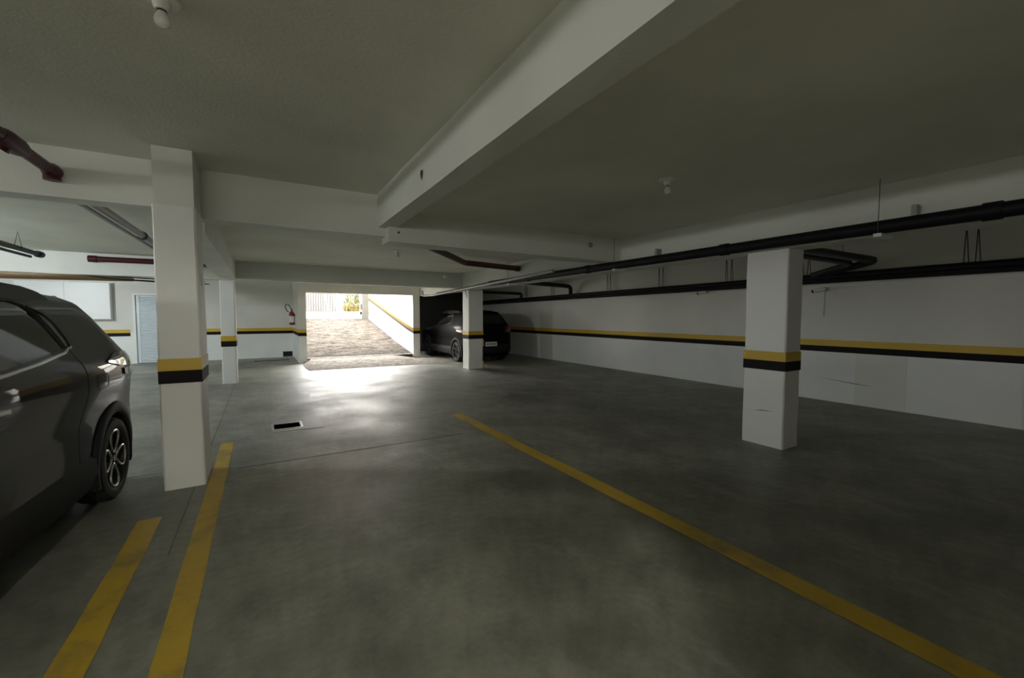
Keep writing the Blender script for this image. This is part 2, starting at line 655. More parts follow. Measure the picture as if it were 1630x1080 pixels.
lp = pillar(-.735, -.452, 4.41, 4.90, CZL, (.895, 1.0, 1.1), 'white banded pillar beside the dark grey parked car', upper=2.355)
rp = pillar(4.82, 5.135, 2.37, 2.82, 2.176, (.855, .96, 1.062), 'white banded pillar under the black pipe, near the right wall')
mp = pillar(-.755, -.49, 10.86, 11.3, 2.23, (.80, .92, 1.03), 'white banded pillar between louvred door and ramp')
bp = pillar(4.86, 5.30, 10.5, 10.9, 2.176, (.83, .94, 1.045), 'white banded pillar beside the dark parking bay')
# scuffs on the right pillar and corner protectors of the far pillar
MB().add([(-.159, -.14, .40), (-.159, .03, .385), (-.159, .10, .372), (-.159, .02, .398)], [(0, 1, 2, 3)]).build('scuff_mark', M('scuff_grey', (.25, .25, .24), .8), rp)
for a, b, mt in ((0.02, .2, YEL), (.2, .62, BLK), (.62, .8, YEL)):
    q = MB()
    q.box(.20, .232, -.215, -.10, a, b)
    q.build('corner_guard', mt, bp)
# broken plaster at the base corner and notch of the near pillar
MB().box(.1375, .1435, -.02, .06, 1.72, 1.84).build('junction_plate', GREYPVC, lp)

# hole in the beam over the bay, round plug on the cross beam
h = MB()
cx_, cy_, cz_ = 1.153, 3.39, 2.60
h.add([(cx_, cy_ + .022 * math.cos(a) + .012 * math.sin(a * 2), cz_ + .045 * math.sin(a)) for a in [k * math.pi / 6 for k in range(12)]], [tuple(range(12))])
h.build('plaster_hole', M('bare_brown_hole', (.05, .04, .03), .9), ceil)
MB().lathe([(.0001, -.012), (.034, -.012), (.038, 0), (.038, .01)], 'y', (4.19, 4.79, 2.50), 16).build('pipe_plug', GREYPVC, ceil, True)
MB().lathe([(.0001, -.004), (.012, -.004), (.012, .01)], 'y', (1.36, 4.80, 2.40), 8).build('pipe_plug', DKPVC, ceil, True)

# ------------------------------------------------------------------ ramp
ramp = thing('ramp', 'rough concrete driveway ramp rising to the gate', 'ramp', (0, 0, 0), kind='structure')
rows = []
ny = 120
for k in range(ny + 1):
    y = 12.3 + (21.9 - 12.3) * k / ny
    if y < YO:
        f_ = (y - 12.3) / (YO - 12.3)
        xa = 1.05 + (RX0 - 1.02) * 0 - .10 * math.sin(f_ * math.pi) * .4
        xb = 5.6 - .95 * f_ ** .8
        xa, xb = min(xa, 1.05), xb
    else:
        xa, xb = RX0, RX1
    row = []
    for i in range(61):
        u = i / 60
        x = xa + (xb - xa) * u
        edge = 1.0
        if y < YO + .001:
            dx = min(x - xa, xb - x)
            edge = min(1, max(0, dx / .25 if x < 3 else dx / .9))
            edge = edge * edge * (3 - 2 * edge)
        z = ramp_z(y) * edge + .004 + (random.uniform(-1, 1) * .004 if 0 < k < ny else 0)
        row.append((x, y, z))
    rows.append(row)
k0 = next(i for i, r_ in enumerate(rows) if r_[0][1] > YO)
MB().grid(rows[:k0 + 1]).build('apron', APRON, ramp, True)['label'] = 'rough concrete apron at the foot, colour lightened for its dimmer light'
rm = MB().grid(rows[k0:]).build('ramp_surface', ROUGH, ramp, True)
rm['label'] = 'rough concrete surface, colour darkened against the strong skylight'
# trench drain across the ramp foot
td = thing('trench_drain', 'slotted steel trench drain across the ramp foot', 'drain', (RX0, YO + .02, ramp_z(YO)))
MB().box(.02, 3.3, -.05, .06, -.05, .012).build('channel', DKSTEEL, td)
for k in range(54):
    MB().box(.03 + k * .061, .058 + k * .061, -.045, .055, .012, .022).build('bar', PLAINCONC, td)

# ramp side walls, with bands that climb with the slope
def ramp_wall(name, x0, x1, xf, with_band, label=None):
    ysr = [14.75, 15.4, 16.6, 18, 19.8, 21.45]
    mb = MB()
    for i in range(len(ysr) - 1):
        a, b = ysr[i], ysr[i + 1]
        mb.box(x0, x1, a, b, -.1, 3.6)
    o = tag(mb.build(name, paint(name + '_paint', (.55, .54, .51), .6, .05)), label, kind='structure')
    if with_band:
        def bz(y):
            return lerp(y, [14.4, 15.2, 21.4], [.95, 1.08, 2.33])
        for nm, o0, o1, mt in (('black_band', -.10, -.0, M('darkened_grey_band', (.035, .032, .029), .6, spec=.02)), ('yellow_band', 0, .10, M('darkened_yellow_band', (.13, .085, .022), .6, spec=.02))):  # band colours darkened to hold up under the bright sky
            q = MB()
            yy = [YO + .01, 15.2, 21.45]
            for i in range(2):
                a, b = yy[i], yy[i + 1]
                q.hexa([(xf - .006, a, bz(a) + o0), (xf + .01, a, bz(a) + o0), (xf + .01, b, bz(b) + o0), (xf - .006, b, bz(b) + o0)],
                       [(xf - .006, a, bz(a) + o1), (xf + .01, a, bz(a) + o1), (xf + .01, b, bz(b) + o1), (xf - .006, b, bz(b) + o1)])
            q.build(nm, mt, o)
    return o


ramp_wall('wall_ramp_right', RX1, 4.665, RX1, True, 'white ramp side wall with a climbing yellow band')
ramp_wall('wall_ramp_left', 1.075, RX0, RX0, False)

# ------------------------------------------------------------------ outdoors at the top of the ramp
GZ = 1.34
st = tag(MB().box(-12, 22, 21.9, 60, GZ - .2, GZ).build('ground', PLAINCONC), kind='structure', label='pale street pavement beyond the gate')
tag(MB().box(-12, .965, 17.6, 21.9, GZ - .2, GZ).build('ground_left', PLAINCONC), kind='structure')
tag(MB().box(4.78, 22, 17.6, 21.9, GZ - .2, GZ).build('ground_right', PLAINCONC), kind='structure')
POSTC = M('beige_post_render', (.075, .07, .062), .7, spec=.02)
gp = thing('gate_post', 'pale concrete gate post at the ramp top', 'gate post', (4.4, 21.6, 1.25))
MB().box(-.14, .14, -.12, .12, 0, .32).build('plinth', POSTC, gp, bevel=.01)
MB().box(-.13, .13, -.11, .11, .32, 1.75).build('shaft', POSTC, gp, bevel=.01)
gate = thing('sliding_gate', 'white barred sliding gate at the top of the ramp', 'gate', (RX0, 21.75, GZ))
MB().box(.0, 3.08, -.03, .03, .0, .17).build('kick_panel', GATEW, gate)
MB().box(.0, 3.08, -.04, .04, .19, .34).build('lower_rail', GATEW, gate)
MB().box(.0, 3.08, -.04, .04, 1.9, 1.98).build('top_rail', GATEW, gate)
for x in (.0, 3.0):
    MB().box(x, x + .08, -.04, .04, .17, 1.98).build('stile', GATEW, gate)
lock = MB().box(3.02, 3.075, -.075, -.04, .45, .72).build('lock_box', DKSTEEL, gate)
for k in range(24):
    MB().box(.18 + k * .118, .194 + k * .118, -.01, .01, .34, 1.9).build('bar', BARGREY, gate)


def bush(loc, r, hgt, n, label, mat):
    b = thing('bush', label, 'bush', loc, group='garden plants across the street')
    mb = MB()
    rr = random.Random(int(loc[0] * 100))
    for _ in range(n):
        a, u = rr.uniform(0, 6.28), rr.random() ** .5
        p = Vector((r * u * math.cos(a), r * u * math.sin(a), hgt * (.15 + .85 * rr.random() * (1 - .5 * u))))
        d = Vector((rr.uniform(-1, 1), rr.uniform(-1, 1), rr.uniform(.1, 1.4))).normalized()
        s = d.cross(Vector((0, 0, 1))).normalized() * rr.uniform(.03, .05)
        L = rr.uniform(.2, .38)
        mb.add([p, p + d * L * .5 + s, p + d * L, p + d * L * .5 - s], [(0, 1, 2, 3)])
    mb.build('foliage', mat, b)['kind'] = 'stuff'
    for k in range(4):
        a = k * 1.6
        MB().tube([(.02 * k, 0, 0), (r * .4 * math.cos(a), r * .4 * math.sin(a), hgt * .6)], .02, 6).build('stem', BARK, b)


bush((4.6, 26.0, GZ), .45, .9, 420, 'low yellowish garden bush across the street, by the picket fence', LEAFY)
bush((6.0, 26.2, GZ), .5, 1.1, 480, 'wide yellowish garden bush across the street', LEAFY)
bush((5.4, 28.6, GZ), .9, 2.1, 520, 'taller green garden bush behind the yellowish bushes', LEAF)
pf = thing('picket_fence', 'pale slatted fence across the street', 'fence', (2.0, 26.2, GZ))
for k in range(14):
    MB().box(k * .125, k * .125 + .07, -.012, .012, .05, 1.75).build('picket', FENCEP, pf)
for z in (.35, 1.4):
    MB().box(-.02, 1.72, .012, .05, z, z + .08).build('rail', FENCEP, pf)
hs = thing('house', 'white rendered house across the street', 'house', (3.2, 30.5, GZ))
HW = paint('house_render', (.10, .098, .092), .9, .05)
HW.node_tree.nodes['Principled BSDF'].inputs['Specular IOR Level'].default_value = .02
MB().box(-4, 8, 0, 5, 0, 3.4).build('wall', HW, hs)
dd = MB().box(.3, 1.3, -.04, 0, 0, 2.15).build('door', GATEW, hs)
for x in (2.2, 3.4):
    wq = MB().box(x, x + .9, -.05, 0, .9, 2.1).build('window', PLAINCONC, hs)
    MB().box(x + .08, x + .82, -.06, -.05, .98, 2.02).build('pane', CARGLASS, wq)
rf = MB().hexa([(-4.4, -.5, 3.4), (8.4, -.5, 3.4), (8.4, 5.5, 3.4), (-4.4, 5.5, 3.4)], [(-4.4, 2.4, 4.6), (8.4, 2.4, 4.6), (8.4, 2.6, 4.6), (-4.4, 2.6, 4.6)])
rf.build('roof', paint('roof_tile', (.35, .2, .14), .8), hs)

# ------------------------------------------------------------------ louvred door in the far wall
door = thing('door_1', 'white louvred metal door in the far wall', None, (DRX0, YF, 0), kind='structure')
dw = DRX1 - DRX0
fm = MB()
fm.box(-.06, 0, -.02, .1, 0, DRZ + .06)
fm.box(dw, dw + .06, -.02, .1, 0, DRZ + .06)
fm.box(0, dw, -.02, .1, DRZ, DRZ + .06)
fm.build('frame', WALL_LOW, door)
MB().box(.005, dw - .005, .045, .07, .01, DRZ - .005).build('leaf', DOORW, door)
for x in (.01, dw - .09):
    MB().box(x, x + .08, .02, .045, .01, DRZ - .01).build('stile', DOORW, door)
slat_me = None
for k in range(40):
    z = .06 + k * .05
    if slat_me is None:
        sb = MB()
        sb.add([(.09, .042, 0), (dw - .09, .042, 0), (dw - .09, .018, .012), (.09, .018, .012), (.09, .042, .046), (dw - .09, .042, .046)],
               [(0, 1, 2, 3), (3, 2, 5, 4)])
        o = sb.build('slat', DOORW, door)
        slat_me = o.data
    else:
        o = bpy.data.objects.new('slat', slat_me)
        COL.objects.link(o)
        o.parent = door
    o.location.z = z
MB().tube([(dw - .05, .02, 1.05), (dw - .05, -.03, 1.05), (dw - .16, -.03, 1.05)], .009, 8).build('handle', CHROME, door, True)

# electrical cabinet
cab = thing('electrical_cabinet', 'white two-door electrical cabinet on the far wall', 'cabinet', (-4.78, YF - .002, 1.36))
MB().box(-1.0, .95, -.2, 0, 0, 1.08).build('body', PANELW, cab, bevel=.006)
for a, b, kx in ((-.99, -.02, -.07), (0.0, .94, .05)):
    dn = MB().box(a, b, -.215, -.2, .012, 1.068).build('door', PANELW, cab, bevel=.003)
    MB().lathe([(.0001, -.02), (.018, -.02), (.018, 0)], 'y', (kx, -.215, .5), 10).build('lock', DKPVC, dn)

# ------------------------------------------------------------------ fire extinguisher on the return wall
fe = thing('fire_extinguisher', 'red fire extinguisher hung beside the ramp', 'fire extinguisher', (.87, 15.9, 1.16))
MB().lathe([(.0001, 0), (.075, .005), (.082, .03), (.082, .36), (.07, .41), (.04, .445), (.025, .46), (.025, .5), (.0001, .5)], 'z', n=20).build('cylinder', EXTRED, fe, True)
MB().lathe([(.0832, .09), (.0832, .30)], 'z', n=20).build('paper_label', M('paper_label', (.72, .68, .70), .5), fe, True)
MB().box(-.02, .02, -.07, .05, .5, .53).build('valve', DKPVC, fe, bevel=.004)
MB().box(-.012, .012, -.10, .03, .55, .565).build('lever', DKSTEEL, fe)
MB().tube(fillet([(0, .05, .51), (-.05, .0, .62), (-.12, -.02, .70), (-.19, -.02, .66), (-.17, -.02, .52), (-.10, -.03, .43)], .08), .014, 8).build('hose', PLASTIC, fe, True)
MB().box(.07, .095, -.03, .03, .3, .36).build('bracket', DKSTEEL, fe)

# ------------------------------------------------------------------ ceiling lamps
def ceiling_lamp(loc, label, lit=None, warm=False):
    L = thing('ceiling_lamp', label, 'lamp', loc, group='bare bulb ceiling lamps')
    MB().lathe([(.0001, -.012), (.066, -.012), (.074, -.004), (.074, 0), (.0001, 0)], 'z', n=20).build('plate', PORC, L, True)
    MB().lathe([(.034, -.012), (.032, -.03), (.025, -.05), (.0001, -.05)], 'z', n=16).build('socket', PORC, L, True)
    MB().lathe([(.018, -.048), (.018, -.057)], 'z', n=16).build('collar', DKSTEEL, L, True)
    prof = [(.016, -.055), (.019, -.063), (.026, -.076), (.030, -.092), (.027, -.108), (.017, -.119), (.0001, -.123)]
    MB().lathe(prof, 'z', n=18).build('bulb', BULBON if lit else GLASSBULB, L, True)
    if lit:
        d = bpy.data.lights.new('lamp_light', 'POINT')
        d.energy = lit
        d.color = (1.0, .97, .86) if warm else (.86, .94, 1.0)
        d.shadow_soft_size = .06
        o = bpy.data.objects.new('lamp_light', d)
        COL.objects.link(o)
        o.parent = L
        o.location = (0, 0, -.20)
    return L


ceiling_lamp((3.05, 2.50, CZ), 'unlit bare bulb lamp on the ceiling beside the black pipe')
ceiling_lamp((-.335, 2.40, CZL), 'unlit bare bulb lamp on the raised ceiling above the parked car')
ceiling_lamp((2.13, 7.6, CZ), 'unlit bare bulb lamp on the ceiling in front of the ramp')
ceiling_lamp((-5.0, 13.4, CZ), 'lit bare bulb lamp near the louvred door', LAMP_W['far_bay'])
ceiling_lamp((-4.6, 7.6, CZ), 'lit bare bulb lamp in the left bay', LAMP_W['left_bay'])
ceiling_lamp((-.5, -2.3, CZL), 'lit bare bulb lamp behind the viewpoint', LAMP_W['behind'], True)
# small emergency spot on the far beam
sp = thing('beam_spotlight', 'small white spotlight on the far beam by the brown pipe', 'lamp', (4.28, 10.8, 2.53))
MB().box(-.03, .03, -.02, 0, -.03, .03).build('base', PORC, sp)
MB().lathe([(.0001, -.13), (.045, -.13), (.045, -.02), (.0001, -.02)], 'y', n=16).build('head', PORC, sp, True)

# ------------------------------------------------------------------ pipes on the right
def ring(mb, p, axis, r, w):
    d = Vector(axis).normalized() * w / 2
    p = Vector(p)
    mb.tube([p - d, p + d], r, 14)


PX, PZ = 4.67, 2.228
pipe = thing('drain_pipe', 'long thick black drain pipe along the right beam', 'pipe', (PX, 0, PZ))
MB().tube([(0, YB, 0), (0, 4.6, 0), (0, 8.9, 0)], .058, 18).build('pipe_run', BLACKPVC, pipe, True)
for y in (.9, 3.0, 5.4, 7.2):
    mb = MB()
    ring(mb, (0, y, 0), (0, 1, 0), .068, .10)
    mb.build('coupling', BLACKPVC, pipe, True)
for y in (-1.0, 1.55, 4.72, 7.9):
    q = MB()
    q.box(-.085, .16, y - .028, y + .028, -.090, -.062)
    cl = q.build('hanger_strap', WHITEPVC, pipe)
    MB().tube([(-.075, y, -.06), (-.075, y, CZ - PZ)], .003, 5).build('hanger_rod', WIRE, cl)
for y in (1.36, 4.05):
    MB().box(.06, .15, y - .018, y + .018, .05, .16).build('wall_clip', GREYPVC, pipe)

pipe2 = thing('conduit_pipe', 'slim grey conduit continuing past the far pillar', 'pipe', (4.55, 0, 2.2))
MB().tube(fillet([(.0, 6.2, .07), (0, 12.4, -.10), (-.02, 13.3, -.08), (-.02, 13.35, .08)], .1), .032, 12).build('pipe_run', GREYPVC, pipe2, True)
MB().tube([(.10, 9.0, .02), (.10, 10.6, -.03), (.10, 12.3, -.06)], .045, 12).build('pipe_run', DKPVC, pipe2, True)
MB().tube([(.20, 10.46, -.05), (.24, 10.46, -.25)], .012, 8).build('drop_pipe', GREYPVC, pipe2, True)

# bay pipes against the right wall
wpipe = thing('wall_pipe', 'black pipe run high along the right wall', 'pipe', (8.22, 0, 2.11))
MB().tube([(0, YB, .03), (0, 16.8, -.05)], .056, 16).build('pipe_run', BLACKPVC, wpipe, True)
MB().tube([(-.02, YB, -.055), (-.02, 16.8, -.14)], .026, 12).build('lower_run', BLACKPVC, wpipe, True)
for y in (1.74, 3.75, 5.15, 6.85, 8.6, 11.2, 12.8):
    q = MB()
    for dy in (-.06, .05):
        q.tube([(-.02, y + dy - .02, .05), (-.02, y + dy + .015, CZ - 2.11)], .006, 5)
        q.tube([(-.02, y + dy + .03, .05), (-.02, y + dy + .02, CZ - 2.11)], .006, 5)
    q.build('hanger_wire', WIRE, wpipe)
conduit = thing('wall_conduit', 'thin white conduit under the black wall pipe', 'conduit', (XR, 0, 1.96))
MB().box(-.018, 0, YB, 5.5, .0, .022).build('trunking', WHITEPVC, conduit)

br = thing('branch_pipe', 'pair of black pipes crossing from the beam to the right wall', 'pipe', (0, 0, 0))
MB().tube(fillet([(5.15, 2.95, 2.36), (8.06, 2.72, 2.30), (8.12, 3.4, 2.17)], .14), .055, 14).build('pipe_run', DKPVC, br, True)
MB().tube(fillet([(5.15, 3.12, 2.33), (7.86, 2.95, 2.27), (8.10, 3.6, 2.15)], .14), .045, 14).build('pipe_run', DKPVC, br, True)
for x in (6.3, 7.3):
    MB().tube([(x, 2.86, 2.33), (x, 2.86, CZ)], .004, 5).build('hanger_wire', WIRE, br)
br2 = thing('branch_pipe', 'single black elbow pipe crossing to the right wall behind the beam', 'pipe', (0, 0, 0))
MB().tube(fillet([(5.6, 9.9, 2.42), (8.1, 10.15, 2.36), (8.14, 10.2, 2.12)], .12), .06, 14).build('pipe_run', DKPVC, br2, True)
br3 = thing('branch_pipe', 'black elbow pipe over the dark parked car', 'pipe', (0, 0, 0))
MB().tube(fillet([(5.2, 13.0, 2.30), (8.14, 13.0, 2.27), (8.14, 13.1, 2.05)], .12), .05, 14).build('pipe_run', DKPVC, br3, True)
bn = thing('brown_pipe', 'brown bent drain pipe under the second ceiling', 'pipe', (0, 0, 0))
MB().tube(fillet([(1.92, 5.9, 2.535), (1.95, 5.95, 2.535), (3.42, 7.55, 2.49), (4.76, 7.79, 2.48)], .05), .055, 14).build('pipe_run', BROWNPVC, bn, True)
mb = MB()
ring(mb, (4.76, 7.79, 2.48), (1.34, .24, 0), .066, .07)
ring(mb, (1.95, 5.95, 2.535), (1, 1, 0), .066, .12)
mb.build('end_cap', BROWNPVC, bn, True)

# cameras on the right wall
def cctv(y, z, label):
    c = thing('security_camera', label, 'camera', (XR, y, z), group='wall security cameras')
    MB().box(-.03, 0, -.03, .03, -.03, .03).build('mount', WHITEPVC, c)
    MB().tube([(-.03, 0, 0), (-.09, .03, -.01)], .012, 8).build('arm', WHITEPVC, c, True)
    MB().tube([(-.08, -.06, 0), (-.12, .10, -.035)], .03, 12).build('housing', WHITEPVC, c, True)
    MB().tube([(-.12, .095, -.034), (-.124, .125, -.04)], .026, 12).build('lens', PLASTIC, c, True)
    MB().tube([(-.01, -.04, 0), (-.01, -.6, .02)], .006, 6).build('cable', WHITEPVC, c)
    return c


cctv(5.75, 1.985, 'small white security camera on the right wall, left of the banded pillar')
cctv(3.52, 1.92, 'small white security camera below the crossing black pipes')
MB().box(XR - .012, XR, 3.50, 3.515, 1.45, 1.9).build('cable_cover', WALL_UP, wr)
for z0_, z1_ in ((.01, ZW0),):
    MB().box(XR - .002, XR, 2.38, 3.02, z0_, z1_).build('repaint_patch', PATCHPAINT, wr)
sm = MB()
sm.add([(XR - .003, 3.62, .40), (XR - .003, 3.0, .335), (XR - .003, 2.75, .33), (XR - .003, 3.0, .352)], [(0, 1, 2, 3)])
sm.build('scuff_mark', M('scuff_grey_wall', (.35, .35, .35), .8), wr)

# ------------------------------------------------------------------ pipes on the left
rp1 = thing('fire_pipe', 'thick red fire pipe with a capped end above the parked car', 'pipe', (0, 0, 0))
MB().tube([(-1.45, .8, 2.66), (-1.40, 4.80, 2.605)], .042, 16).build('pipe_run', REDPIPE, rp1, True)
mb = MB()
mb.tube([(-1.412, 4.02, 2.613), (-1.41, 4.10, 2.612), (-1.408, 4.26, 2.61), (-1.406, 4.34, 2.609)], [.046, .062, .062, .046], 16)
mb.tube([(-1.41, 4.14, 2.61), (-1.45, 4.14, 2.55)], .05, 14)
mb.build('tee_fitting', REDPIPE, rp1, True)
mb = MB()
mb.tube([(-1.401, 4.70, 2.606), (-1.40, 4.78, 2.605), (-1.40, 4.82, 2.60)], [.043, .060, .060], 16)
mb.tube([(-1.40, 4.79, 2.60), (-1.40, 4.79, 2.53)], .052, 14)
mb.build('end_elbow', REDPIPE, rp1, True)
rp2 = thing('fire_pipe', 'straight red fire pipe along the far left beam', 'pipe', (0, 0, 0))
MB().tube([(-2.72, 10.72, 2.515), (-.8, 10.72, 2.525)], .05, 14).build('pipe_run', REDPIPE, rp2, True)
mb = MB()
ring(mb, (-2.66, 10.72, 2.515), (1, 0, 0), .062, .12)
mb.build('end_cap', REDPIPE, rp2, True)
gpipe = thing('ceiling_conduit', 'brown-grey conduit under the left bay ceiling, behind the near pillar', 'pipe', (0, 0, 0))
MB().tube([(-1.28, 5.1, 2.47), (-1.28, 7.05, 2.48), (-1.30, 10.7, 2.48)], .04, 14).build('pipe_run', M('greyish_brown_pipe', (.16, .13, .12), .3), gpipe, True)
MB().tube([(-1.36, 5.1, 2.45), (-1.36, 7.2, 2.46), (-1.36, 10.7, 2.46)], .02, 10).build('thin_run', GREYPVC, gpipe, True)
mb = MB()
ring(mb, (-1.28, 7.1, 2.48), (0, 1, 0), .052, .09)
mb.build('coupling', DKPVC, gpipe, True)
lb = thing('hanging_conduit', 'pair of dark conduits hung on wire in the left bay', 'pipe', (0, 0, 0))
MB().tube([(-2.86, 5.2, 2.40), (-2.88, 8.0, 2.40), (-2.90, 9.3, 2.40)], .035, 12).build('pipe_run', DKPVC, lb, True)
MB().tube([(-2.98, 5.2, 2.36), (-3.0, 9.3, 2.36)], .02, 10).build('thin_run', DKPVC, lb, True)
mb = MB()
ring(mb, (-2.90, 9.28, 2.40), (0, 1, 0), .05, .12)
mb.build('coupling', DKPVC, lb, True)
MB().tube([(-2.93, 8.6, 2.40), (-2.89, 8.62, CZ), (-2.85, 8.6, 2.40)], .005, 5).build('hanger_wire', WIRE, lb)
bl = thing('brown_pipe', 'long tan brown pipe under the beam above the electrical cabinet', 'pipe', (0, 0, 0))
MB().tube([(-5.4, 12.4, 2.29), (-4.0, 14.0, 2.385), (-3.0, 15.2, 2.46)], [.10, .075, .06], 14).build('pipe_run', M('tan_brown_pipe', (.30, .19, .11), .5), bl, True)
fc = thing('cable_bundle', 'dark cables slung under the ceiling near the louvred door', 'cable', (0, 0, 0))
for dx, dz in ((0, 0), (.12, .05), (.22, -.02)):
    MB().tube([(-3.6 + dx, 12.0, 2.36 + dz), (-3.0 + dx, 13.2, 2.33 + dz), (-2.3 + dx, 14.2, 2.36 + dz), (-1.5 + dx, 15.0, 2.40 + dz)], .014, 8).build('cable', WIRE, fc, True)

# ------------------------------------------------------------------ cars
ZWS = [.2, .3, .5, .7, .85, .95, 1.05, 1.12, 1.18, 1.3, 1.45, 1.55, 1.60, 1.635, 1.655]
WWS = [.80, .855, .862, .860, .880, .89, .884, .868, .832, .768, .69, .62, .54, .40, .15]
RZS, RYS = [.2, .4, .7, 1.0, 1.15, 1.24, 1.56, 1.655], [.70, .79, .78, .70, .63, .57, .34, .15]
FZS, FYS = [.2, .75, .9, 1.0, 1.08, 1.12, 1.5, 1.6, 1.655], [-3.5, -3.55, -3.45, -3.1, -2.3, -2.2, -1.35, -1.1, -.9]
NEXP = 9


def cw(z):
    return lerp(z, ZWS, WWS)


def cside(s, z):
    r, f = lerp(z, RZS, RYS), lerp(z, FZS, FYS)
    c, hh = (r + f) / 2, (r - f) / 2
    q = min(.9995, abs((s - c) / hh))
    bulge = .012 * math.exp(-((s) / .5) ** 2) * math.exp(-((z - .95) / .18) ** 2)
    return cw(z) * (1 - q ** NEXP) ** (1 / NEXP) + bulge


def crear(x, z, front=False):
    r, f = lerp(z, RZS, RYS), lerp(z, FZS, FYS)
    c, hh = (r + f) / 2, (r - f) / 2
    q = min(.9995, abs(x / cw(z)))
    v = hh * (1 - q ** NEXP) ** (1 / NEXP)
    return c - v if front else c + v


def side_patch(lo, hi, sgn, off, ns=22, nz=8):
    """lo / hi: polylines (s, z) over the same s range."""
    s0, s1 = lo[0][0], lo[-1][0]
    rows = []
    for i in range(ns + 1):
        s = s0 + (s1 - s0) * i / ns
        a = lerp(s, [p[0] for p in lo], [p[1] for p in lo])
        b = lerp(s, [p[0] for p in hi], [p[1] for p in hi])
        rows.append([(sgn * (cside(s, a + (b - a) * j / nz) + off), s, a + (b - a) * j / nz) for j in range(nz + 1)])
    return MB().grid(rows)


def side_tube(pts, sgn, r, off=0.0, n=8, sub=6):
    out = []
    for i in range(len(pts) - 1):
        for k in range(sub):
            t_ = k / sub
            s, z = pts[i][0] * (1 - t_) + pts[i + 1][0] * t_, pts[i][1] * (1 - t_) + pts[i + 1][1] * t_
            out.append((sgn * (cside(s, z) + off), s, z))
    s, z = pts[-1]
    out.append((sgn * (cside(s, z) + off), s, z))
    return MB().tube(out, r, n)


def rear_patch(x0, x1, z0, z1, off, nx=16, nz=8, front=False):
    rows = []
    for j in range(nz + 1):
        z = z0 + (z1 - z0) * j / nz
        rows.append([(x0 + (x1 - x0) * i / nx, crear(x0 + (x1 - x0) * i / nx, z, front) + (-off if front else off), z) for i in range(nx + 1)])
    return MB().grid(rows)


AX_R, AX_F, WR = .02, -2.65, .325


